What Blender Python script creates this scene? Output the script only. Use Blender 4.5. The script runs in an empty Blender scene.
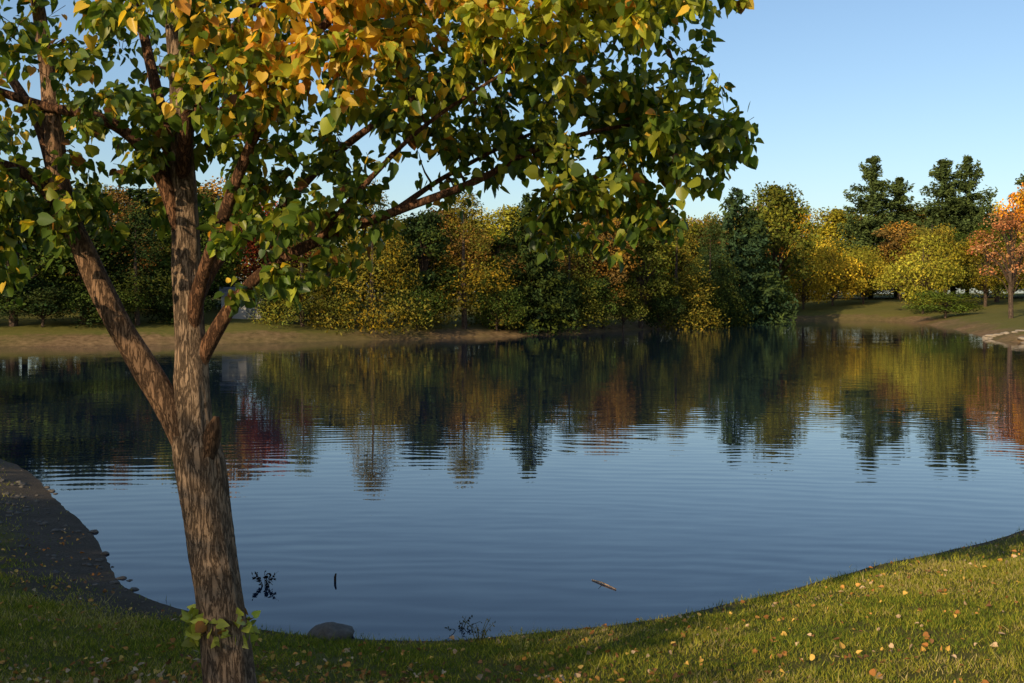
import bpy, math, random
import numpy as np
from mathutils import Vector
rng=np.random.default_rng(7); random.seed(7)
scene=bpy.context.scene
scene.view_settings.view_transform='Standard'
scene.view_settings.look='None'
scene.view_settings.exposure=0
COL=scene.collection

# ------------------------------------------------------------ mesh builder
class MB:
    def __init__(s): s.v=[];s.c=[];s.l=[];s.t=[];s.m=[];s.n=0
    def add(s,v,f,mat=0,col=(1,1,1)):
        v=np.asarray(v,float).reshape(-1,3); f=np.asarray(f,int)
        c=np.asarray(col,float)
        if c.ndim==1: c=np.tile(c,(len(v),1))
        s.v.append(v);s.c.append(c);s.l.append((f+s.n).ravel())
        s.t.append(np.full(len(f),f.shape[1]));s.m.append(np.full(len(f),mat));s.n+=len(v)
    def mesh(s,name,mats,smooth=True):
        v=np.concatenate(s.v);c=np.concatenate(s.c);l=np.concatenate(s.l);t=np.concatenate(s.t);m=np.concatenate(s.m)
        me=bpy.data.meshes.new(name)
        me.vertices.add(len(v));me.vertices.foreach_set('co',v.astype(np.float32).ravel())
        me.loops.add(len(l));me.loops.foreach_set('vertex_index',l.astype(np.int32))
        me.polygons.add(len(t))
        st=np.concatenate([[0],np.cumsum(t)[:-1]])
        me.polygons.foreach_set('loop_start',st.astype(np.int32))
        me.polygons.foreach_set('material_index',m.astype(np.int32))
        me.polygons.foreach_set('use_smooth',np.full(len(t),smooth))
        a=me.color_attributes.new('Col','FLOAT_COLOR','POINT')
        a.data.foreach_set('color',np.concatenate([c,np.ones((len(c),1))],1).astype(np.float32).ravel())
        for mt in mats: me.materials.append(mt)
        me.update(calc_edges=True); me.validate()
        return me
def obj(name,me,loc=(0,0,0),rot=0,scale=(1,1,1),parent=None,color=(1,1,1)):
    o=bpy.data.objects.new(name,me);o.location=loc;o.rotation_euler=(0,0,rot);o.scale=scale
    o.color=(*color,1)
    if parent: o.parent=parent
    COL.objects.link(o);return o

# ------------------------------------------------------------ materials
def mat(name):
    m=bpy.data.materials.new(name);m.use_nodes=True;nt=m.node_tree;nt.nodes.clear();return m,nt
def N(nt,t,**k):
    n=nt.nodes.new(t)
    for a,b in k.items(): setattr(n,a,b)
    return n
def L(nt,a,b): nt.links.new(a,b)
def math_(nt,op,a,b=None,c=None):
    n=nt.nodes.new('ShaderNodeMath');n.operation=op
    for i,x in enumerate((a,b,c)):
        if x is None: continue
        if isinstance(x,(int,float)): n.inputs[i].default_value=x
        else: nt.links.new(x,n.inputs[i])
    return n.outputs[0]
def mixc(nt,fac,a,b,blend='MIX'):
    n=nt.nodes.new('ShaderNodeMix');n.data_type='RGBA';n.blend_type=blend
    for sock,x in ((n.inputs[0],fac),(n.inputs[6],a),(n.inputs[7],b)):
        if isinstance(x,(int,float)): sock.default_value=x
        elif isinstance(x,tuple): sock.default_value=(*x,1)
        else: nt.links.new(x,sock)
    return n.outputs[2]
def noise(nt,vec,s,d=5,r=.6):
    n=N(nt,'ShaderNodeTexNoise');n.inputs['Scale'].default_value=s;n.inputs['Detail'].default_value=d;n.inputs['Roughness'].default_value=r;L(nt,vec,n.inputs['Vector']);return n.outputs['Fac']
def rng_(nt,x,a,b,c=0,d=1):
    n=N(nt,'ShaderNodeMapRange');n.inputs[1].default_value=a;n.inputs[2].default_value=b;n.inputs[3].default_value=c;n.inputs[4].default_value=d;L(nt,x,n.inputs[0]);return n.outputs[0]
def leaf_mat(name,trans=0.3,rough=0.5,spec=0.3,objcol=True,diffuse=False):
    m,nt=mat(name)
    at=N(nt,'ShaderNodeAttribute',attribute_name='Col')
    c=at.outputs['Color']
    if objcol:
        oi=N(nt,'ShaderNodeObjectInfo'); c=mixc(nt,1.0,c,oi.outputs['Color'],'MULTIPLY')
    if diffuse:
        p=N(nt,'ShaderNodeBsdfDiffuse');L(nt,c,p.inputs['Color'])
    else:
        p=N(nt,'ShaderNodeBsdfPrincipled');p.inputs['Roughness'].default_value=rough
        p.inputs['Specular IOR Level'].default_value=spec
        L(nt,c,p.inputs['Base Color'])
    o=N(nt,'ShaderNodeOutputMaterial')
    if trans>0:
        t=N(nt,'ShaderNodeBsdfTranslucent');tc=mixc(nt,1.0,c,(1.45,1.4,0.6),'MULTIPLY');L(nt,tc,t.inputs['Color'])
        mx=N(nt,'ShaderNodeMixShader');mx.inputs[0].default_value=trans
        L(nt,p.outputs[0],mx.inputs[1]);L(nt,t.outputs[0],mx.inputs[2]);L(nt,mx.outputs[0],o.inputs[0])
    else: L(nt,p.outputs[0],o.inputs[0])
    return m
M_leaf=leaf_mat('tree_foliage',0,diffuse=True)
M_near=leaf_mat('linden_leaf',0.48,0.4,0.35,False)
M_grassb=leaf_mat('grass_blades',0.25,objcol=False,diffuse=True)
M_litter=leaf_mat('fallen_leaf',0,objcol=False,diffuse=True)

def bark_mat(name,c1,c2,scale=9,strength=0.6,dist=0.02):
    m,nt=mat(name)
    tc=N(nt,'ShaderNodeTexCoord');mp=N(nt,'ShaderNodeMapping');mp.inputs['Scale'].default_value=(1,1,0.17)
    L(nt,tc.outputs['Object'],mp.inputs['Vector'])
    n1=N(nt,'ShaderNodeTexNoise');n1.inputs['Scale'].default_value=scale*5;n1.inputs['Detail'].default_value=7;n1.inputs['Roughness'].default_value=.62
    n1.inputs['Distortion'].default_value=.5
    L(nt,mp.outputs[0],n1.inputs['Vector'])
    rid=math_(nt,'ABSOLUTE',math_(nt,'SUBTRACT',n1.outputs['Fac'],.5))
    rid=rng_(nt,rid,0.0,.07)
    n3=noise(nt,tc.outputs['Object'],scale*14,4,.7)
    n2=noise(nt,tc.outputs['Object'],6,5)
    f=math_(nt,'ADD',math_(nt,'MULTIPLY',rid,.6),math_(nt,'MULTIPLY',n3,.4))
    c=mixc(nt,rng_(nt,f,.15,.80),c1,c2)
    lf=rng_(nt,n2,.33,.67,.6,1.2)
    vm=N(nt,'ShaderNodeVectorMath');vm.operation='SCALE';L(nt,c,vm.inputs[0]);L(nt,lf,vm.inputs['Scale'])
    at=N(nt,'ShaderNodeAttribute',attribute_name='Col')
    c=mixc(nt,1.0,vm.outputs[0],at.outputs['Color'],'MULTIPLY')
    b=N(nt,'ShaderNodeBump');b.inputs['Strength'].default_value=strength;b.inputs['Distance'].default_value=dist;L(nt,f,b.inputs['Height'])
    p=N(nt,'ShaderNodeBsdfPrincipled');p.inputs['Roughness'].default_value=.85;p.inputs['Specular IOR Level'].default_value=.2
    L(nt,c,p.inputs['Base Color']);L(nt,b.outputs[0],p.inputs['Normal'])
    o=N(nt,'ShaderNodeOutputMaterial');L(nt,p.outputs[0],o.inputs[0]);return m
M_bark=bark_mat('linden_bark',(.085,.055,.034),(.315,.215,.135),9,1.0,.016)
M_barkfar=bark_mat('dark_bark',(.06,.04,.03),(.2,.15,.11),3)

# ------------------------------------------------------------ pond outline
ctrl=np.array([(-9.96,21.4),(-7.35,17.5),(-5.5,14.4),(-4.6,12.6),(-4.0,11.65),(-3.2,11.0),(-2.5,10.5),(-1.7,10.2),(-.85,10.1),(-.11,10.2),
(.84,10.5),(1.66,10.9),(2.36,11.4),(3.13,11.95),(3.87,12.6),(4.66,13.2),(5.47,13.7),(6.8,14.7),(9.5,17.5),(15,23),(25,35),(33,50),(38,64),(37,72),
(34.6,76),(35.2,81),(38,90),(42.5,106),(45,118),(47,128),(48,136),(44,143),(37.6,145),(26,133),(19,116),(11.9,102),(6,93),(.6,87),(-8,80),(-17.9,74),(-29,70),(-40,67),(-46,54),(-32,37),(-20,28.5),(-14,24.6)],float)
def cr_spline(P,k=5):
    out=[];n=len(P)
    for i in range(n):
        p0,p1,p2,p3=P[(i-1)%n],P[i],P[(i+1)%n],P[(i+2)%n]
        for j in range(k):
            t=j/k
            out.append(.5*((2*p1)+(-p0+p2)*t+(2*p0-5*p1+4*p2-p3)*t*t+(-p0+3*p1-3*p2+p3)*t**3))
    return np.array(out)
POND=cr_spline(ctrl)
def sdf(x,y):
    x=np.asarray(x,float).ravel();y=np.asarray(y,float).ravel()
    d2=np.full(x.shape,1e12);ins=np.zeros(x.shape,bool)
    n=len(POND)
    for i in range(n):
        a=POND[i];b=POND[(i+1)%n];e=b-a
        px=x-a[0];py=y-a[1]
        t=np.clip((px*e[0]+py*e[1])/(e@e+1e-12),0,1)
        d2=np.minimum(d2,(px-t*e[0])**2+(py-t*e[1])**2)
        if a[1]!=b[1]:
            c=((a[1]>y)!=(b[1]>y))&(x<(b[0]-a[0])*(y-a[1])/(b[1]-a[1])+a[0])
            ins^=c
    d=np.sqrt(d2);return np.where(ins,-d,d)
def sm(a,b,x):
    t=np.clip((x-a)/(b-a),0,1);return t*t*(3-2*t)
def wob(x,y,s=1.0):
    return (np.sin(x*1.7*s+1.3*np.sin(y*.9*s))+np.sin(y*2.1*s+1.1*np.sin(x*1.3*s)+2)+.5*np.sin((x+y)*3.7*s+.7)+.5*np.sin((x-y)*4.9*s))/3
def height(x,y,d=None):
    x=np.asarray(x,float).ravel();y=np.asarray(y,float).ravel()
    if d is None: d=sdf(x,y)
    dd=d+0.05*wob(x,y,.8)+.03*wob(x,y,2.3)+.35*wob(x,y,.35)*sm(25,45,y)
    far=sm(20,38,y)
    dp=np.maximum(dd,0)
    near=.165*np.minimum(dp,11)+.02*np.clip(dp-11,0,40)
    fr=.75*(1-np.exp(-dp/2.2))+.07*np.minimum(dp,24)+.012*np.clip(dp-24,0,100)
    h=near*(1-far)+fr*far
    h=h+ (.018*wob(x,y,1.3)+.012*wob(x,y,4))*sm(0,1.5,dp)+.12*wob(x,y,.12)*sm(3,12,dp)*far
    under=-np.minimum(1.5,.2*np.maximum(-dd,0))
    return np.where(dd>0,h,under)
def H1(x,y): return float(height([x],[y])[0])

# ------------------------------------------------------------ terrain
def axis(segs):
    out=[]
    for a,b,s in segs: out+=list(np.arange(a,b,s))
    return out
xs=axis([(-16,-0,.2),(0,16,.2),(16,64,1.0)]);
neg=axis([(16,64,1.0)])
g=64;grow=[]
while g<2500: grow.append(g);g*=1.18
xs=np.array(sorted(set([-a for a in neg]+[-a for a in grow]+xs+grow)))
ys=axis([(-4,26,.2),(26,60,.6),(60,165,1.0)])
g=165;gy=[]
while g<3500: gy.append(g);g*=1.15
ys=np.array([-2500,-1200,-600,-300,-150,-80,-40,-20,-12,-8]+ys+gy)
X,Y=np.meshgrid(xs,ys);nx,ny=len(xs),len(ys)
D=sdf(X,Y);Z=height(X,Y,D)
xf=X.ravel();yf=Y.ravel()
leftness=1-sm(-4.2,-2.4,xf)
wn=.12+1.15*leftness*sm(8,12,yf)
mud=(1-sm(wn*.45,wn*1.45+.05,D+.3*wob(xf,yf,1.5)*leftness+.04*wob(xf,yf,5)))*(1-sm(22,32,yf))
df=(1-sm(.9,3.0,D+.9*wob(xf,yf,.3)+.6*wob(xf,yf,1.1)))*sm(22,32,yf)
mud=np.where((D<0.03)&(yf<30),1,mud)
idx=np.arange(nx*ny).reshape(ny,nx)
F=np.stack([idx[:-1,:-1],idx[:-1,1:],idx[1:,1:],idx[1:,:-1]],-1).reshape(-1,4)
mb=MB();mb.add(np.stack([xf,yf,Z],1),F,0,np.stack([mud,df,np.zeros_like(df)],1))
m,nt=mat('ground_grass_and_dirt')
geo=N(nt,'ShaderNodeNewGeometry');at=N(nt,'ShaderNodeAttribute',attribute_name='Col')
sp=N(nt,'ShaderNodeSeparateColor');L(nt,at.outputs['Color'],sp.inputs[0])
P=geo.outputs['Position']
nf=noise(nt,P,38,6,.75);nm=noise(nt,P,2.2,5);nl=noise(nt,P,.13,4)
g1=mixc(nt,rng_(nt,nf,.35,.65),(.058,.066,.014),(.19,.18,.036))
g2=mixc(nt,rng_(nt,nm,.35,.7),g1,(.17,.15,.038))
g3=mixc(nt,rng_(nt,nl,.4,.62,0,.5),g2,(.18,.15,.04))
dm=mixc(nt,rng_(nt,nf,.3,.7),(.055,.042,.030),(.20,.155,.11))
dm=mixc(nt,rng_(nt,nm,.35,.7,0,.6),dm,(.065,.055,.035))
dfar=mixc(nt,rng_(nt,nm,.3,.7),(.11,.068,.032),(.32,.205,.10))
dfar=mixc(nt,rng_(nt,nl,.42,.6,0,.6),dfar,(.12,.11,.03))
def soft(v,w):
    return rng_(nt,math_(nt,'ADD',v,math_(nt,'MULTIPLY',math_(nt,'SUBTRACT',nm,.5),w)),.25,.75)
c=mixc(nt,soft(sp.outputs[1],1.2),g3,dfar);c=mixc(nt,soft(sp.outputs[0],.8),c,dm)
p=N(nt,'ShaderNodeBsdfPrincipled');p.inputs['Roughness'].default_value=.95;p.inputs['Specular IOR Level'].default_value=.1
b=N(nt,'ShaderNodeBump');b.inputs['Strength'].default_value=.9;b.inputs['Distance'].default_value=.06;L(nt,math_(nt,'ADD',nf,nm),b.inputs['Height'])
L(nt,c,p.inputs['Base Color']);L(nt,b.outputs[0],p.inputs['Normal'])
o=N(nt,'ShaderNodeOutputMaterial');L(nt,p.outputs[0],o.inputs[0])
obj('ground',mb.mesh('ground',[m]))

# ------------------------------------------------------------ water
m,nt=mat('pond_water')
geo=N(nt,'ShaderNodeNewGeometry');P=geo.outputs['Position']
def mapped(sx,sy,rz=0):
    mp=N(nt,'ShaderNodeMapping');mp.inputs['Scale'].default_value=(sx,sy,1);mp.inputs['Rotation'].default_value=(0,0,rz);L(nt,P,mp.inputs['Vector']);return mp.outputs[0]
a1=noise(nt,mapped(.5,2.2,.04),1.0,2,.5)
a2=noise(nt,mapped(1.2,5.5,-.06),1.0,2,.5)
a3=noise(nt,mapped(.7,1.2,.4),1.3,1,.5)
patch=rng_(nt,noise(nt,mapped(.05,.12),1.0,2),.35,.65,.3,1.1)
sx=N(nt,'ShaderNodeSeparateXYZ');L(nt,P,sx.inputs[0])
warp=noise(nt,mapped(.16,.35),1.0,3)
dist=math_(nt,'SQRT',math_(nt,'ADD',math_(nt,'POWER',math_(nt,'ADD',sx.outputs[0],2.0),2),math_(nt,'POWER',math_(nt,'SUBTRACT',sx.outputs[1],-14.0),2)))
ph=math_(nt,'ADD',math_(nt,'MULTIPLY',dist,14.0),math_(nt,'MULTIPLY',warp,26.0))
wv=math_(nt,'MULTIPLY',math_(nt,'MULTIPLY',math_(nt,'SINE',ph),.0085),rng_(nt,noise(nt,mapped(.12,.3,.3),1.0,2),.35,.65,.25,1.0))
ny_=math_(nt,'ADD',math_(nt,'MULTIPLY',math_(nt,'SUBTRACT',a1,.5),.018),math_(nt,'MULTIPLY',math_(nt,'SUBTRACT',a2,.5),.032))
ny_=math_(nt,'ADD',math_(nt,'MULTIPLY',ny_,patch),wv)
nx_=math_(nt,'MULTIPLY',math_(nt,'SUBTRACT',a3,.5),.012)
cb=N(nt,'ShaderNodeCombineXYZ');L(nt,nx_,cb.inputs[0]);L(nt,ny_,cb.inputs[1]);cb.inputs[2].default_value=1
nn=N(nt,'ShaderNodeVectorMath');nn.operation='NORMALIZE';L(nt,cb.outputs[0],nn.inputs[0])
p=N(nt,'ShaderNodeBsdfPrincipled');p.inputs['Base Color'].default_value=(.006,.014,.028,1);p.inputs['Roughness'].default_value=.015;p.inputs['IOR'].default_value=1.34
L(nt,nn.outputs[0],p.inputs['Normal'])
o=N(nt,'ShaderNodeOutputMaterial');L(nt,p.outputs[0],o.inputs[0])
wb=MB();wb.add([(-52,8,0),(60,8,0),(60,155,0),(-52,155,0)],[[0,1,2,3]])
obj('pond_water',wb.mesh('pond_water',[m]))

# ------------------------------------------------------------ generic pieces
def tube(mb,pts,rad,sides=8,mat=0,col=(1,1,1),rough=0.0,cap=True):
    pts=np.asarray(pts,float);rad=np.asarray(rad,float);n=len(pts)
    T=np.gradient(pts,axis=0);T/=np.linalg.norm(T,axis=1)[:,None]+1e-9
    ref=np.array([0,1,0.]) if abs(T[0][1])<.8 else np.array([1.,0,0])
    U=np.cross(T,ref);U/=np.linalg.norm(U,axis=1)[:,None]+1e-9
    V=np.cross(T,U)
    a=np.linspace(0,2*np.pi,sides,endpoint=False)
    r=rad[:,None]*np.ones((1,sides))
    if rough>0:
        s=np.arange(n)[:,None]
        r=r*(1+rough*(.5*np.sin(a*5+s*.05)+.4*np.sin(a*9-s*.07+1)+.5*np.sin(a*2+s*.09)+.3*np.sin(a*13+s*.11)+.16*rng.uniform(-1,1,r.shape)))
    v=pts[:,None,:]+r[...,None]*(np.cos(a)[None,:,None]*U[:,None,:]+np.sin(a)[None,:,None]*V[:,None,:])
    i=np.arange(n-1)[:,None]*sides;j=np.arange(sides)[None,:];k=(j+1)%sides
    f=np.stack([i+j,i+k,i+sides+k,i+sides+j],-1).reshape(-1,4)
    mb.add(v.reshape(-1,3),f,mat,col)
    if cap:
        mb.add(v[-1],[list(range(sides))],mat,col)
def rand_dirs(n):
    v=rng.normal(size=(n,3));return v/np.linalg.norm(v,axis=1)[:,None]
def leaf_quads(mb,P,size,asp,cols,mat=1,bias=None,bw=0.6):
    n=len(P);Nn=rand_dirs(n)
    if bias is not None:
        Nn=Nn+bw*bias;Nn/=np.linalg.norm(Nn,axis=1)[:,None]+1e-9
    A=np.cross(Nn,rand_dirs(n));A/=np.linalg.norm(A,axis=1)[:,None]+1e-9
    B=np.cross(Nn,A);s=size*rng.uniform(.6,1.3,n)[:,None]
    A=A*s*.5;B=B*s*.5*asp
    v=np.stack([P-A,P-B*.9+A*.1,P+A,P+B*.9+A*.1],1).reshape(-1,3)
    f=np.arange(4*n).reshape(n,4)
    mb.add(v,f,mat,np.repeat(cols,4,axis=0))
def proto_decid(name,H=9,W=7,bottom=1.2,nb=46,per=270,leaf=.2,shift=(1.7,.95,.5),shp=1.0,ls=0.35,sparse=1.0,cone=False):
    mb=MB();cz=(H+bottom)/2;rz=(H-bottom)/2;rx=W/2
    tube(mb,[(0,0,-.3),(.05,.02,H*.25),(0,.08,H*.5),(.05,0,H*.85)],[H*.018,H*.015,H*.010,H*.003],8,0,(.6,.55,.5))
    for b in range(nb):
        if cone:
            u=rng.uniform(0,1)**1.35;zc=bottom+.5+(H-bottom-.9)*u;R=rx*(1-u)**.75*.86
            a=rng.uniform(0,6.28);q=rng.uniform(.35,1)**.5
            c=np.array([math.cos(a)*R*q,math.sin(a)*R*q,zc]);r=W*(.07+.075*(1-u))*rng.uniform(.75,1.2)
        else:
            d=rand_dirs(1)[0];q=rng.uniform(.25,1)**.5*.82
            c=np.array([d[0]*rx*q,d[1]*rx*q,cz+d[2]*rz*q])
            hz=(c[2]-bottom)/(H-bottom)
            tap=(1-hz)**ls if hz>.45 else 1-.25*(.45-hz)
            tap=max(.35,min(1,tap*1.25));c[0]*=tap;c[1]*=tap
            r=rng.uniform(.085,.175)*W*shp
        z0=max(.3,c[2]*.55);mid=np.array([c[0]*.35,c[1]*.35,(z0+c[2])/2])
        if not cone: tube(mb,[(0,0,z0*.8),mid,c],[H*.006,H*.004,H*.002],5,0,(.5,.45,.4),cap=False)
        n=int(per*sparse*rng.uniform(.7,1.2)*(r/(W*.14))**1.2);dd=rand_dirs(n)
        rr=r*rng.uniform(.35,1.18,n)**.7
        P=c+dd*rr[:,None]*(np.array([1.15,1.15,.9]) if cone else np.array([1.1,1.1,.8]))
        if cone: P[:,2]+= .25*r*(1-((dd[:,0]**2+dd[:,1]**2)))
        t=rng.uniform(0,1)**2;col=np.array([1,1,1])*(1-t)+np.array(shift)*t
        col=col*rng.uniform(.6,1.25)
        cols=col[None,:]*rng.uniform(.55,1.4,n)[:,None]*rng.uniform(.9,1.1,(n,3))
        leaf_quads(mb,P,leaf,.5 if cone else .7,cols,1,dd,.7)
    return mb.mesh(name,[M_barkfar,M_leaf],False)
def proto_conifer(name,H=9,W=7,levels=30,nbr=12,per=64,leaf=.28,droop=.12,power=.75,irr=.15,bottom=.1,shift=(1.6,1.2,.6),flat=.13,up=.12):
    mb=MB();tube(mb,[(0,0,-.3),(0,0,H*.5),(0,0,H*.95)],[H*.013,H*.009,.01],8,1,(.5,.45,.4))
    for i in range(levels):
        z=bottom+(H*.97-bottom)*(i/levels)+rng.uniform(-.3,.3)*H/levels
        R=W/2*max(.03,(1-z/H))**power*rng.uniform(1-irr*.6,1)
        for k in range(max(4,int(nbr*(.5+.5*R/(W/2))))):
            a=rng.uniform(0,2*np.pi);Lr=R*(1+rng.uniform(-irr*1.6,irr))
            n=max(9,int(per*(.25+.75*Lr/(W/2))));t=rng.uniform(.05,1,n)**.75
            lat=rng.normal(0,.17,n)*Lr*(1.15-t)
            zz=z-droop*Lr*t+up*Lr*t**3+rng.normal(0,flat,n)
            P=np.stack([np.cos(a)*Lr*t-np.sin(a)*lat,np.sin(a)*Lr*t+np.cos(a)*lat,zz],1)
            tt=rng.uniform(0,1)**2;col=np.array([1,1,1])*(1-tt)+np.array(shift)*tt
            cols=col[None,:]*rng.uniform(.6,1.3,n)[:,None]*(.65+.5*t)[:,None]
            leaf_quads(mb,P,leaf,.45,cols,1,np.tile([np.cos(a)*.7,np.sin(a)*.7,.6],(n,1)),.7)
    return mb.mesh(name,[M_barkfar,M_leaf],False)
DEC=[proto_decid('deciduous_a',bottom=.8,shift=(1.7,1.1,.5)),proto_decid('deciduous_b',W=6,bottom=.3,shift=(1.5,1.2,.6)),
     proto_decid('deciduous_c',W=8,bottom=.6,nb=56,shift=(1.8,1.05,.4)),proto_decid('deciduous_d',W=5.5,bottom=.2,nb=42,ls=.6,shift=(1.6,1.3,.8))]
BUSH=[proto_decid('shrub_a',H=5,W=6.5,bottom=.1,nb=40,per=240,leaf=.16,shift=(1.3,1.1,.8)),proto_decid('shrub_b',H=5,W=5.5,bottom=.1,nb=34,per=240,leaf=.16,shift=(1.2,.9,.7))]
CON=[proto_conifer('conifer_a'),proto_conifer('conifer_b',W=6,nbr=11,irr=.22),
     proto_decid('conifer_c',W=7.5,bottom=0,nb=110,per=150,leaf=.19,cone=True,shift=(1.9,1.25,.5)),
     proto_decid('conifer_d',W=6.5,bottom=0,nb=95,per=150,leaf=.19,cone=True,shift=(1.6,1.1,.6))]
PINE=[proto_conifer('pine_a',H=20,W=11,levels=23,nbr=13,per=140,leaf=.46,droop=.03,power=.7,irr=.34,bottom=2,flat=.26,shift=(1.3,1.2,1),up=.22),
      proto_conifer('pine_b',H=20,W=10,levels=23,nbr=12,per=140,leaf=.46,droop=.0,power=.7,irr=.38,bottom=2,flat=.26,shift=(1.3,1.2,1),up=.22)]
SPARSE=proto_decid('thin_tree',H=9,W=6.5,bottom=2.4,nb=34,per=150,leaf=.17,shp=.8,shift=(1.2,.8,.7))

GRN=(.058,.088,.018);DGR=(.032,.053,.017);OLI=(.150,.142,.024);OLG=(.100,.115,.021);YEL=(.40,.29,.028);GOL=(.42,.25,.03);ORG=(.25,.14,.035);BRN=(.18,.115,.034);RED=(.14,.035,.02);YGR=(.26,.245,.03);BLG=(.036,.066,.030)
def plant(kind,X,Y,ztop,W,protos,color,i=None,rot=None,parent=None):
    me=protos[rng.integers(len(protos))] if i is None else protos[i]
    if me.get('H') is None:
        co=np.empty(len(me.vertices)*3,np.float32);me.vertices.foreach_get('co',co);co=co.reshape(-1,3)
        me['H']=float(co[:,2].max());me['W']=float(np.percentile(np.abs(co[:,0]),99)*2)
    z0=H1(X,Y)-.05;s=(ztop-z0)/me['H'];w=W/me['W']
    cj=np.array(color)*rng.uniform(.9,1.12)
    return obj(kind,me,(X,Y,z0),rng.uniform(0,6.28) if rot is None else rot,(w,w,s),parent,tuple(cj))
T='deciduous_tree';S='spruce_tree'
plant(T,-34,75,10.5,8,DEC,GRN,3);plant(T,-30,77,10.2,8,DEC,DGR,1);plant(S,-26.2,77,9.6,7,CON,DGR,3);plant(T,-23.6,82,11,6,DEC,GRN,3)
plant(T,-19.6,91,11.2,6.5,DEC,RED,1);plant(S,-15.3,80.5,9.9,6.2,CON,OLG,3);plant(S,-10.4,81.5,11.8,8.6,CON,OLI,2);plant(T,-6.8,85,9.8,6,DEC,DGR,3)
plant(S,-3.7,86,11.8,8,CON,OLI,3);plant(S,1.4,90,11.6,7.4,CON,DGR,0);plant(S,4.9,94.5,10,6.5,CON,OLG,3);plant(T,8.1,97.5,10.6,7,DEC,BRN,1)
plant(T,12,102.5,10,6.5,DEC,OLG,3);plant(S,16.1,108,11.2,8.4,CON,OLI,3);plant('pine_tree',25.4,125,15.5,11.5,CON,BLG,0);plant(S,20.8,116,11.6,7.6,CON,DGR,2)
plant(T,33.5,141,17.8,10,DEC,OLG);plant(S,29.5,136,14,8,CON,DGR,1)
plant('yellow_shrub',40.5,153,11.4,10,BUSH,YEL);plant('yellow_shrub',46,158,11.8,10,BUSH,YEL);plant('yellow_shrub',51,160,10,8,BUSH,YGR)
plant('yellow_shrub',35.5,150,8.2,6,BUSH,YGR)
plant(T,51.5,138,11.4,11,BUSH,YGR,0)
plant('juniper_shrub',48.8,124,3.9,8,BUSH,(.085,.125,.02),1)
for (x,y,z,w,i) in [(60.5,186,26.8,14,0),(67,192,24,12,1),(72.8,187,26.5,12,1),(78.5,190,27.5,13,0),(88,188,25,12,1)]:
    plant('white_pine_tree',x,y,z,w,PINE,(.062,.088,.028),i)
plant(T,76,160,20.5,12,DEC,GOL);plant(T,61,142,12,9,DEC,OLG);plant(T,57,150,13,8,DEC,OLI);plant(T,66,150,14,9,DEC,GRN)
plant('thin_maple_tree',47.6,105,11.6,8,[SPARSE],(.34,.17,.07));plant(T,57,118,11,8,DEC,OLI,1);plant(T,63,112,12,9,DEC,OLG,1)
for x,y,z,w,c in [(-52,66,12,9,GRN),(-54,52,13,10,DGR),(-48,38,12,9,GRN),(-36,28,11,9,OLG),(-28,20,10,8,GRN),(-16.0,-1.5,9.4,8.4,GRN),(-22,5,9,8,GRN),(-10.9,-2.3,8.2,6.8,GRN)]:
    plant(T,x,y,z,w,DEC,c)
plant(T,-7.2,-2.0,5.8,4.6,[SPARSE],GRN);plant('shade_shrub',-7.4,-.2,4.5,3.4,BUSH,GRN,1)  # unseen tree and shrub, added to shade the left lawn and lower trunk
E=bpy.data.objects.new('distant_trees',None);COL.objects.link(E)
pal=[OLI,GRN,OLG,OLI,YGR,BRN,DGR,GRN]
# low growth filling the gaps of the front row on the bank
for x,y,z,w,c in [(-38,73.5,5.5,7,DGR),(-32,75,4.6,6,DGR),(-28,76,5,6,GRN),(-23.5,79,4.2,4.5,DGR),(-17.6,80.5,5.5,3.6,DGR),(-13.2,80.5,5.5,5,OLG),(-7.2,83,5.2,5,GRN),(-1.2,87,5.5,5,GRN),(3.3,91,5.2,5,DGR),(6.5,95,5,5,GRN),(10,99,5,5,OLG),(13.8,104,5.5,5.5,DGR),(18.5,111,6,6,GRN),(22.8,119,6.5,6,DGR),(30,131,6,7,GRN)]:
    plant('understory',x,y,z,w,BUSH,c,parent=E)
x=-62
while x<24:
    a=(x+62)/84
    yb=86+a*42 if x>-25 else 84
    if not(-23<x<-17): plant('crown',x,yb+rng.uniform(0,3)+3,rng.uniform(10,12.2)+max(0,a-.8)*8,rng.uniform(7,9),DEC+CON[2:],[GRN,DGR,OLG,BRN,DGR,OLG][rng.integers(6)],parent=E)
    plant('crown',x+2,yb+12+rng.uniform(0,4),rng.uniform(11.5,13.5)+a*1.5,rng.uniform(8,10),DEC,pal[rng.integers(8)],parent=E)
    plant('understory',x+1,yb+8,rng.uniform(6,8),10,BUSH,DGR,parent=E)
    x+=rng.uniform(3.8,4.8)
x=14
while x<150:
    yb=172+rng.uniform(-3,3)
    plant('crown',x,yb,rng.uniform(11,15),rng.uniform(9,12),DEC+BUSH,[OLI,YGR,OLG,GRN,BRN][rng.integers(5)],parent=E)
    plant('crown',x+3,yb+25,rng.uniform(17,20.5),rng.uniform(11,14),DEC,[GOL,OLI,BRN,OLI,YGR][rng.integers(5)],parent=E)
    plant('understory',x+2,yb+6,rng.uniform(8,10),13,BUSH,[GRN,OLI,OLG,DGR][rng.integers(4)],parent=E)
    x+=rng.uniform(6,8)
for a in np.arange(-1.6,1.6,.075):
    r=300+rng.uniform(0,30);xx=r*math.sin(a);yy=r*math.cos(a)
    plant('crown',xx,yy,rng.uniform(18,24),36,BUSH,pal[rng.integers(5)],parent=E)

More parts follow.
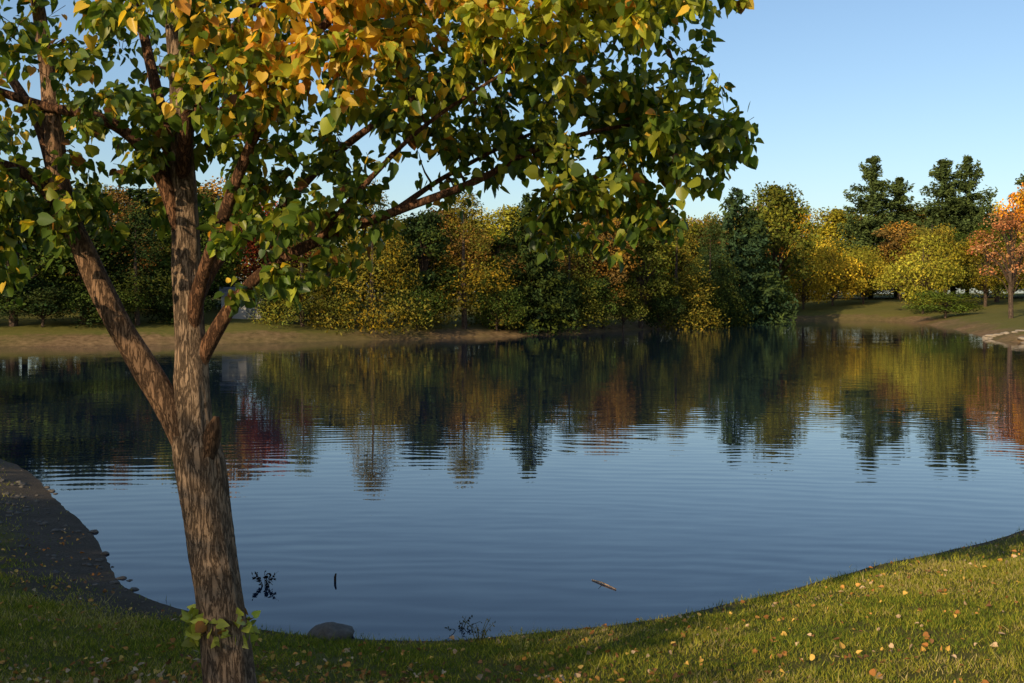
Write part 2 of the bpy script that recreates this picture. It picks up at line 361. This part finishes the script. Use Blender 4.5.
# ------------------------------------------------------------ foreground linden
tb=MB();nodes=[];nrad=[]
def smooth_path(P,step=.05):
    P=np.asarray(P,float);n=len(P);out=[]
    Q=np.vstack([2*P[0]-P[1],P,2*P[-1]-P[-2]])
    for i in range(n-1):
        p0,p1,p2,p3=Q[i],Q[i+1],Q[i+2],Q[i+3]
        k=max(2,int(np.linalg.norm((p2-p1)[:3])/step))
        for j in range(k):
            t=j/k;out.append(.5*((2*p1)+(-p0+p2)*t+(2*p0-5*p1+4*p2-p3)*t*t+(-p0+3*p1-3*p2+p3)*t**3))
    out.append(P[-1]);return np.array(out)
def limb(P,sides=12,rough=.04,col=(1,1,1),step=.05,reg=True,wig=.075):
    q=smooth_path(P,step);n=len(q)
    s=np.arange(n)*step
    ph=rng.uniform(0,6,6)
    wv=np.stack([np.sin(s*9+ph[0])+.6*np.sin(s*21+ph[1]),np.sin(s*8+ph[2])+.6*np.sin(s*19+ph[3]),np.sin(s*7+ph[4])],1)
    env=np.sin(np.linspace(0,np.pi,n))[:,None]
    q[:,:3]+=wv*wig*q[:,3:4]*env
    q[:,3]*=1+wig*.4*np.sin(s*13+ph[5])
    tube(tb,q[:,:3],q[:,3],sides,0,col,rough)
    if reg:
        for r in q[::2]: nodes.append(r[:3]);nrad.append(r[3])
gz=H1(-1.5,5.8)
RB=(.62,.43,.33)
limb([(-1.48,5.8,gz-.1,.19),(-1.485,5.8,gz+.08,.16),(-1.507,5.8,1.155,.136),(-1.56,5.8,1.59,.126),(-1.618,5.8,2.01,.120),(-1.662,5.8,2.34,.126),(-1.69,5.8,2.56,.102),(-1.697,5.81,2.96,.082),(-1.718,5.83,3.38,.074),(-1.739,5.85,3.81,.064),(-1.76,5.88,4.28,.053),(-1.80,5.9,4.9,.042),(-1.75,5.9,5.7,.03),(-1.8,5.8,6.6,.012)],48,.055,(1,.97,.95),.02,False,.02)
for z,xx in zip(np.arange(2.9,6.5,.12),np.linspace(-1.7,-1.78,31)): nodes.append(np.array([xx,5.85,z]));nrad.append(.05)
limb([(-1.655,5.8,2.24,.06),(-1.72,5.79,2.44,.078),(-1.83,5.77,2.66,.072),(-2.01,5.72,2.99,.066),(-2.17,5.7,3.33,.061),(-2.30,5.68,3.67,.054),(-2.36,5.7,4.05,.046),(-2.42,5.75,4.5,.036),(-2.5,5.7,5.1,.025),(-2.6,5.6,5.7,.01)],28,.05,(.88,.74,.64),.025,True,.05)
limb([(-1.69,5.8,2.74,.045),(-1.62,5.79,2.90,.042),(-1.46,5.75,3.15,.034),(-1.275,5.72,3.33,.030),(-.96,5.7,3.50,.027),(-.59,5.72,3.64,.023),(-.195,5.75,3.79,.019),(.15,5.85,3.98,.015),(.55,5.95,4.1,.011),(1.0,6.0,4.14,.006)],14,.05,RB)
limb([(-1.70,5.8,2.95,.042),(-1.62,5.72,3.25,.037),(-1.46,5.55,3.56,.031),(-1.28,5.4,3.92,.026),(-1.0,5.25,4.35,.021),(-.55,5.15,4.7,.017),(0,5.1,4.95,.013),(.6,5.15,5.0,.008)],14,.05,RB)
limb([(-1.7,5.82,3.1,.04),(-1.58,5.95,3.40,.034),(-1.33,6.1,3.62,.028),(-1.05,6.25,3.95,.023),(-.6,6.35,4.3,.018),(0,6.4,4.6,.014),(.7,6.3,4.7,.008)],12,.05,RB)
limb([(-1.72,5.83,3.45,.045),(-1.85,5.78,3.85,.035),(-2.05,5.7,4.08,.029),(-2.4,5.65,4.17,.024),(-2.8,5.6,4.3,.018),(-3.4,5.5,4.5,.01)],12,.05,RB)
limb([(-2.23,5.69,3.5,.04),(-2.42,5.65,3.78,.032),(-2.65,5.6,3.88,.026),(-3.0,5.5,3.95,.02),(-3.5,5.4,4.15,.01)],12,.05,RB)
limb([(-1.73,5.84,3.6,.045),(-1.85,5.9,4.1,.034),(-2.0,6.05,4.6,.027),(-2.2,6.2,5.2,.02),(-2.4,6.3,5.8,.009)],12,.05,RB)
limb([(-1.74,5.84,3.8,.04),(-1.62,5.6,4.3,.030),(-1.45,5.3,4.75,.024),(-1.2,5.0,5.2,.018),(-.9,4.8,5.6,.008)],12,.05,RB)
limb([(-1.75,5.86,4.0,.04),(-1.5,5.95,4.6,.028),(-1.1,6.0,5.0,.023),(-.5,6.0,5.35,.018),(.2,5.9,5.6,.008)],12,.05,RB)
limb([(-2.3,5.68,3.6,.038),(-2.5,5.85,4.1,.028),(-2.8,6.0,4.5,.022),(-3.2,6.1,4.9,.014),(-3.6,6.1,5.2,.006)],12,.05,RB)
limb([(-1.0,5.68,3.48,.018),(-.75,5.45,3.72,.014),(-.4,5.2,4.0,.010),(.1,5.05,4.3,.006)],8,.03,RB)
limb([(-.6,5.72,3.64,.018),(-.35,6.0,3.85,.013),(.1,6.2,4.1,.009),(.6,6.3,4.3,.005)],8,.03,RB)
limb([(-1.60,5.75,2.36,.05),(-1.565,5.72,2.47,.042),(-1.545,5.71,2.53,.028),(-1.537,5.71,2.57,.014)],12,.25,(.45,.36,.30),.02,False)
EL=[((0,5.9,4.75),(1.2,1.2,.95),270),((.45,5.9,4.02),(.72,.8,.42),120),((-1.0,5.6,4.5),(1.1,1.2,.85),210),((-3.0,5.8,4.45),(1.5,1.4,.95),230),
    ((-1.1,5.6,3.48),(.5,.5,.36),46),((-1.5,5.8,5.8),(2.2,1.8,1.2),110),((.1,5.1,4.9),(1.0,.8,.45),110),((-3.0,5.5,3.6),(1.0,.8,.45),85),
    ((1.0,5.9,4.12),(.38,.5,.32),38),((.45,5.9,3.62),(.5,.5,.2),36),((-.95,4.95,4.36),(.6,.35,.32),80),((.2,4.9,4.5),(.65,.4,.25),60),((-2.3,5.5,3.9),(.6,.5,.5),44),((-1.5,6.1,3.9),(.6,.5,.5),36),((-.5,6.1,4.0),(.5,.5,.4),18)]
att=[]
for c,r,n in EL:
    d=rand_dirs(n)*(rng.uniform(.15,1,n)**(1/2.4))[:,None]
    att.append(np.array(c)+d*np.array(r))
att=np.concatenate(att)
nd=np.array(nodes);d0=np.array([np.min(np.linalg.norm(nd-a,axis=1)) for a in att])
att=att[np.argsort(d0)]
LP=[];LD=[];
NP=np.zeros((80000,3));NR=np.zeros(80000);k=len(nodes);NP[:k]=nd;NR[:k]=nrad
for a in att:
    dv=np.linalg.norm(NP[:k]-a,axis=1);j=int(np.argmin(dv));dd=dv[j]
    p0=NP[j];r0=NR[j]
    n=max(4,int(dd/.07));t=np.linspace(0,1,n)[:,None]
    mid=(p0+a)/2+np.array([0,0,.10*dd])+rng.normal(0,.08,3)*dd
    pts=(1-t)**2*p0+2*t*(1-t)*mid+t*t*a;pts[1:-1]+=rng.normal(0,.006,(n-2,3))
    rs=min(r0*.7,.004+.007*dd+.002);rd=np.linspace(rs,.0016,n)
    tube(tb,pts,rd,5,0,(.42,.30,.24),0,False)
    NP[k:k+n-1]=pts[1:];NR[k:k+n-1]=rd[1:];k+=n-1
    dirn=(pts[-1]-pts[0])/(dd+1e-6)
    nl=rng.integers(11,21)
    L_=min(.42,max(dd,.15))
    for q in range(nl):
        tt=1-rng.uniform(0,1)*min(1,L_/max(dd,.05));ii=tt*(n-1);i0=int(min(ii,n-2));pp=pts[i0]+(pts[i0+1]-pts[i0])*(ii-i0)
        off=rand_dirs(1)[0];off[2]-=.35;off=off/np.linalg.norm(off)+dirn*.3
        LP.append(pp+off*rng.uniform(.02,.08));LD.append(off)
LP=np.array(LP);LD=np.array(LD);
OUT=[(0,0),(-.26,-.09),(-.48,.12),(-.47,.42),(-.26,.74),(0,1.02)]
def heart_leaves(mb,P,Dr,size,cols,mat,droop=.7,updn=.6):
    n=len(P)
    V=Dr+rng.normal(0,.5,(n,3));V[:,2]-=droop;V/=np.linalg.norm(V,axis=1)[:,None]
    Nn=rng.normal(0,.6,(n,3));Nn[:,2]+=updn;Nn[:,:2]+=Dr[:,:2]*.6
    U=np.cross(V,Nn);U/=np.linalg.norm(U,axis=1)[:,None]+1e-9;Nn=np.cross(U,V)
    s=size[:,None];fold=rng.uniform(.05,.6,n)[:,None];curl=rng.uniform(-.15,.45,n)[:,None];wd=rng.uniform(.75,1.05,n)[:,None]
    vs=[]
    pts=OUT+[(-x,y) for x,y in OUT[1:-1]]
    for (u,v) in pts: vs.append(P+s*(U*u*wd+V*v+Nn*(abs(u)*fold-curl*v*v)))
    v=np.stack(vs,1).reshape(-1,3);b=np.arange(n)[:,None]*10
    f=np.concatenate([b+np.array([[0,1,2,3,4,5]]),b+np.array([[0,5,9,8,7,6]])])
    mb.add(v,f,mat,np.repeat(cols,10,axis=0))
def leaf_cols(P):
    n=len(P);u=rng.uniform(0,1,n)
    gold=.80*np.exp(-(((P[:,0]+.85)/.6)**2+((P[:,2]-4.5)/.42)**2))*(P[:,1]<5.6)  # autumn gold, with sunlit brightness of the upper front crown put into the colour
    yg=.9*np.exp(-(((P[:,0]-.1)/.95)**2+((P[:,2]-4.55)/.42)**2))*(P[:,1]<5.7)
    gold=gold+.04+.2*np.exp(-(((P[:,0]+2.6)/.5)**2+((P[:,2]-4.3)/.4)**2))+.22*yg
    G=np.array([.095,.150,.019]);YG=np.array([.33,.35,.035]);GO=np.array([.74,.48,.055]);OR=np.array([.64,.29,.045]);DG=np.array([.048,.083,.014]);BR=np.array([.16,.07,.02])
    c=np.where((u<.5)[:,None],G,DG);c=np.where((u>.64)[:,None],YG*.72,c);c=np.where((u>.975)[:,None],BR,c)
    c=np.where((rng.uniform(0,1,n)<yg)[:,None],YG*1.15,c)
    isg=rng.uniform(0,1,n)<gold
    u2=rng.uniform(0,1,n)
    gc=np.where((u2<.60)[:,None],GO,np.where((u2<.78)[:,None],OR,YG*1.2))
    c=np.where(isg[:,None],gc,c)
    return c*rng.uniform(.75,1.25,n)[:,None]
heart_leaves(tb,LP,LD,rng.uniform(.032,.074,len(LP)),leaf_cols(LP),1)
# trunk sprout
n=75;a=rng.uniform(0,6.28,n);dr=np.stack([np.cos(a),np.sin(a)-.5,rng.uniform(-.3,.5,n)],1)
sc=np.array([-1.545,5.8,1.45]);sp_=sc+np.stack([np.cos(a)*rng.uniform(.11,.19,n),np.sin(a)*rng.uniform(.11,.19,n),rng.uniform(-.07,.08,n)],1)
cols=np.array([.44,.46,.08])*rng.uniform(.5,1.3,n)[:,None];cols[rng.uniform(0,1,n)<.15]=(.25,.12,.03)
heart_leaves(tb,sp_,dr*.6,rng.uniform(.045,.07,n),cols,1,.2,.3)
for i in range(0,n,2): tube(tb,[sc+(sp_[i]-sc)*.6,sp_[i]],[.004,.002],4,0,(.5,.5,.3),0,False)
tree=obj('linden_tree',tb.mesh('linden_tree',[M_bark,M_near],True))
print('LEAVES',len(LP))

# ------------------------------------------------------------ lawn blades
bx,by=[],[]
for n,x0,x1,y0,y1 in [(330000,-6,7,4.5,12.5),(70000,-12,-3,10,24),(110000,1,14,11,20)]:
    bx.append(rng.uniform(x0,x1,n));by.append(rng.uniform(y0,y1,n))
bx=np.concatenate(bx);by=np.concatenate(by);d=sdf(bx,by)
lf=1-sm(-4.2,-2.4,bx);wn=.12+1.15*lf*sm(8,12,by)
ok=(d+.3*wob(bx,by,1.5)*lf+.04*wob(bx,by,5)+rng.normal(0,.12,len(d))*(1+2.5*lf))>wn*.9
ok&=(wob(bx,by,3.1)+wob(bx,by,.9)+rng.normal(0,.6,len(d)))>-.8
bx,by,d=bx[ok],by[ok],d[ok];bz=height(bx,by,d);n=len(bx)
hh=rng.uniform(.018,.05,n)*(1+.4*wob(bx,by,2.3))*(1+ .9*(rng.uniform(0,1,n)<.05));ang=rng.uniform(0,6.28,n);w=.0032*(1+.10*np.maximum(by-5,0))
lean=rng.normal(0,.55,(n,2))*hh[:,None]
base=np.stack([bx,by,bz-.004],1);sd=np.stack([np.cos(ang)*w,np.sin(ang)*w,np.zeros(n)],1)
tip=base+np.stack([lean[:,0],lean[:,1],hh],1)
v=np.stack([base-sd,base+sd,tip],1).reshape(-1,3)
u=rng.uniform(0,1,n)+.4*wob(bx,by,.8)+.25*wob(bx,by,2.7)
c=np.where((u<.42)[:,None],np.array([.135,.175,.024]),np.array([.32,.295,.04]));c=np.where((u>.95)[:,None],np.array([.46,.36,.14]),c)
c=c*rng.uniform(.6,1.35,n)[:,None]
gb=MB();gb.add(v,np.arange(3*n).reshape(n,3),0,np.repeat(c,3,axis=0));obj('grass',gb.mesh('grass',[M_grassb],False))

# fallen leaves
fx=np.concatenate([rng.normal(-1.7,1.4,3000),rng.uniform(-6,8,2600)]);fy=np.concatenate([rng.normal(6.8,.8,3000),rng.uniform(4.5,14.5,2600)])
d=sdf(fx,fy);ok=d>.15;fx,fy,d=fx[ok],fy[ok],d[ok];fz=height(fx,fy,d)+rng.uniform(.015,.05,len(fx));n=len(fx)
pal2=np.array([(.55,.27,.07),(.40,.17,.05),(.62,.38,.09),(.22,.11,.05),(.55,.38,.22)])
fc=pal2[rng.integers(5,size=n)]*rng.uniform(.6,1.2,n)[:,None]
fb=MB();P=np.stack([fx,fy,fz],1);dr=np.stack([rng.normal(size=n),rng.normal(size=n),rng.normal(0,.1,n)],1)*1.2
heart_leaves(fb,P,dr,rng.uniform(.020,.056,n),fc,0,0,1.0)
obj('fallen_leaves',fb.mesh('fallen_leaves',[M_litter],False))

# ------------------------------------------------------------ rocks
def rock_mat(name,a,b_):
    m,nt=mat(name);tc=N(nt,'ShaderNodeTexCoord');f=noise(nt,tc.outputs['Object'],9,7,.7)
    c=mixc(nt,rng_(nt,f,.3,.7),a,b_);p=N(nt,'ShaderNodeBsdfPrincipled');p.inputs['Roughness'].default_value=.9
    b=N(nt,'ShaderNodeBump');b.inputs['Strength'].default_value=.6;b.inputs['Distance'].default_value=.05;L(nt,f,b.inputs['Height'])
    L(nt,c,p.inputs['Base Color']);L(nt,b.outputs[0],p.inputs['Normal']);o=N(nt,'ShaderNodeOutputMaterial');L(nt,p.outputs[0],o.inputs[0]);return m
M_rock=rock_mat('rock_grey',(.06,.05,.04),(.15,.13,.10));M_pale=rock_mat('rock_pale',(.22,.175,.12),(.36,.29,.21))
def rock(mb,c,r,seed):
    q=np.random.default_rng(seed);nu,nv=20,12
    th=np.linspace(0,np.pi,nv);phi=np.linspace(0,2*np.pi,nu,endpoint=False)
    T,Ph=np.meshgrid(th,phi,indexing='ij');d=np.stack([np.sin(T)*np.cos(Ph),np.sin(T)*np.sin(Ph),np.cos(T)],-1)
    k=q.normal(0,1.6,(7,3));rr=1+sum(.07*np.sin(d@kk*1.6+i) for i,kk in enumerate(k))
    for i in range(9):
        nrm=q.normal(size=3);nrm/=np.linalg.norm(nrm);h=q.uniform(.72,.92);dn=d@nrm
        rr=np.where(dn*rr>h,h/np.maximum(dn,.01),rr)
    v=np.array(c)+d*rr[...,None]*np.array(r);i=np.arange(nv-1)[:,None]*nu;j=np.arange(nu)[None,:];kx=(j+1)%nu
    mb.add(v.reshape(-1,3),np.stack([i+j,i+nu+j,i+nu+kx,i+kx],-1).reshape(-1,4),0)
rb=MB();rock(rb,(-1.68,10.2,.02),(.22,.2,.11),3);obj('shore_rock',rb.mesh('shore_rock',[M_rock],True))
rb=MB()
for i in range(12):
    xx=rng.uniform(34.9,37);yy=77+rng.uniform(-3,6)
    rock(rb,(xx,yy,max(0.0,H1(xx,yy))+.04),(rng.uniform(.2,.7),rng.uniform(.2,.5),rng.uniform(.08,.2)),10+i)
obj('shoreline_rocks',rb.mesh('shoreline_rocks',[M_pale],True))
rb=MB()
for i in range(150):
    t_=rng.uniform(0,1);xx=-4.3-6*t_+rng.normal(0,.5);yy=12-.2+8.6*t_+rng.normal(0,.4);dd_=float(sdf([xx],[yy])[0])
    if dd_<-.1 or dd_>1.6: continue
    r_=rng.uniform(.012,.05);rock(rb,(xx,yy,H1(xx,yy)+r_*.2),(r_*1.3,r_,r_*.6),200+i)
obj('shore_pebbles',rb.mesh('shore_pebbles',[M_rock],True))

# ------------------------------------------------------------ small pump house on the far bank
M_wall=rock_mat('painted_siding',(.34,.32,.29),(.42,.40,.36));M_roof=rock_mat('grey_shingles',(.16,.15,.15),(.26,.25,.24));M_door=rock_mat('door_paint',(.10,.12,.12),(.14,.16,.16))
hx,hy=-20.7,84.5;hz=H1(hx,hy);hr=math.radians(12)
he=bpy.data.objects.new('pump_house',None);he.location=(hx,hy,hz-.1);he.rotation_euler=(0,0,hr);COL.objects.link(he)
def boxm(a,b_):
    x0,y0,z0=a;x1,y1,z1=b_
    v=[(x0,y0,z0),(x1,y0,z0),(x1,y1,z0),(x0,y1,z0),(x0,y0,z1),(x1,y0,z1),(x1,y1,z1),(x0,y1,z1)]
    return v,[[0,3,2,1],[4,5,6,7],[0,1,5,4],[1,2,6,5],[2,3,7,6],[3,0,4,7]]
def part(name,lst,mt):
    q=MB()
    for a,b_ in lst:
        v,f=boxm(a,b_);q.add(v,f,0)
    obj(name,q.mesh(name,[mt],False),parent=he)
part('walls',[((-1.5,-1,0),(1.5,1,1.75))],M_wall)
q=MB();q.add([(-1.7,-1.2,1.72),(1.7,-1.2,1.72),(1.7,0,2.35),(-1.7,0,2.35),(-1.7,1.2,1.72),(1.7,1.2,1.72),(-1.7,-1.2,1.80),(1.7,-1.2,1.80),(1.7,0,2.44),(-1.7,0,2.44),(-1.7,1.2,1.80),(1.7,1.2,1.80)],
 [[0,1,2,3],[3,2,5,4],[6,9,8,7],[9,10,11,8],[0,6,7,1],[4,5,11,10],[0,3,9,6],[3,4,10,9],[1,7,8,2],[2,8,11,5]],0);obj('roof',q.mesh('roof',[M_roof],False),parent=he)
q=MB();q.add([(-1.5,-1,1.75),(-1.5,1,1.75),(-1.5,0,2.28),(1.5,-1,1.75),(1.5,1,1.75),(1.5,0,2.28)],[[0,1,2],[3,5,4]],0);obj('gables',q.mesh('gables',[M_wall],False),parent=he)
part('door',[((.3,-1.03,.05),(1.05,-1.003,1.6))],M_door);part('window',[((-1.0,-1.03,.8),(-.35,-1.003,1.35))],M_door)

# ------------------------------------------------------------ weeds and twigs
def weed(name,c,h,n,col,spread=.12,leaf=.03):
    mb=MB()
    for i in range(n):
        a=rng.uniform(0,6.28);s=spread*rng.uniform(.2,1);hh=h*rng.uniform(.5,1)
        p0=np.array(c)+np.array([np.cos(a)*s*.3,np.sin(a)*s*.3,-.03]);p1=p0+np.array([np.cos(a)*s*.5,np.sin(a)*s*.5,hh*.6]);p2=p0+np.array([np.cos(a)*s*1.4,np.sin(a)*s*1.4,hh])
        tube(mb,[p0,p1,p2],[.004,.003,.0015],4,0,col,0,False)
        m_=8;t=rng.uniform(.25,1,m_)[:,None];P=p0+(p2-p0)*t
        leaf_quads(mb,P+rng.normal(0,.012,(m_,3)),leaf,.5,np.array(col)[None,:]*rng.uniform(.6,1.3,(m_,1)),0)
    return obj(name,mb.mesh(name,[M_litter],False))
weed('shore_weed',(-.30,10.0,H1(-.3,10.0)),.28,9,(.09,.09,.03));weed('shore_weed',(.08,9.3,H1(.08,9.3)),.28,10,(.26,.25,.07))
weed('water_weed',(-2.72,12.0,0),.2,8,(.02,.016,.012),.10,.05);weed('water_weed',(-.5,10.45,0),.14,6,(.04,.04,.02))
sb=MB();tube(sb,[(-1.98,12.2,-.1),(-1.98,12.2,.05),(-1.97,12.2,.09)],[.013,.013,.008],7,0,(.25,.22,.2),.1);obj('wooden_stake',sb.mesh('wooden_stake',[M_barkfar]))
sb=MB();tube(sb,[(.90,12.25,.006),(1.0,12.1,.012),(1.13,11.85,.008)],[.006,.010,.007],6,0,(5,4.2,3),.1);tube(sb,[(1.0,12.1,.012),(.95,12.0,.03)],[.005,.002],5,0,(5,4.2,3),0);obj('floating_twig',sb.mesh('floating_twig',[M_barkfar]))

# ------------------------------------------------------------ light, sky, camera
el=math.radians(21);hd=np.array([.57,.82]);hd/=np.linalg.norm(hd)
sd=bpy.data.lights.new('sun','SUN');sd.energy=5.0;sd.angle=math.radians(.5);sd.color=(1,.80,.52)
so=bpy.data.objects.new('sun',sd);COL.objects.link(so)
so.rotation_euler=Vector((hd[0]*math.cos(el),hd[1]*math.cos(el),-math.sin(el))).to_track_quat('-Z','Y').to_euler();so.location=(-20,-40,30)
w=bpy.data.worlds.new('World');scene.world=w;w.use_nodes=True;nt=w.node_tree
bg=nt.nodes['Background'];sky=nt.nodes.new('ShaderNodeTexSky');sky.sky_type='NISHITA';sky.sun_disc=False
sky.sun_elevation=el;sky.sun_rotation=math.atan2(-hd[0],-hd[1])%(2*math.pi);sky.air_density=1.0;sky.dust_density=1.0;sky.ozone_density=2.6
nt.links.new(sky.outputs[0],bg.inputs[0]);bg.inputs[1].default_value=.15
cd=bpy.data.cameras.new('camera');cd.sensor_width=36;cd.lens=38.7;cd.clip_start=.05;cd.clip_end=9000
co=bpy.data.objects.new('camera',cd);COL.objects.link(co);co.location=(0,0,3.2);co.rotation_euler=(math.radians(90-2.4),0,0)
scene.camera=co
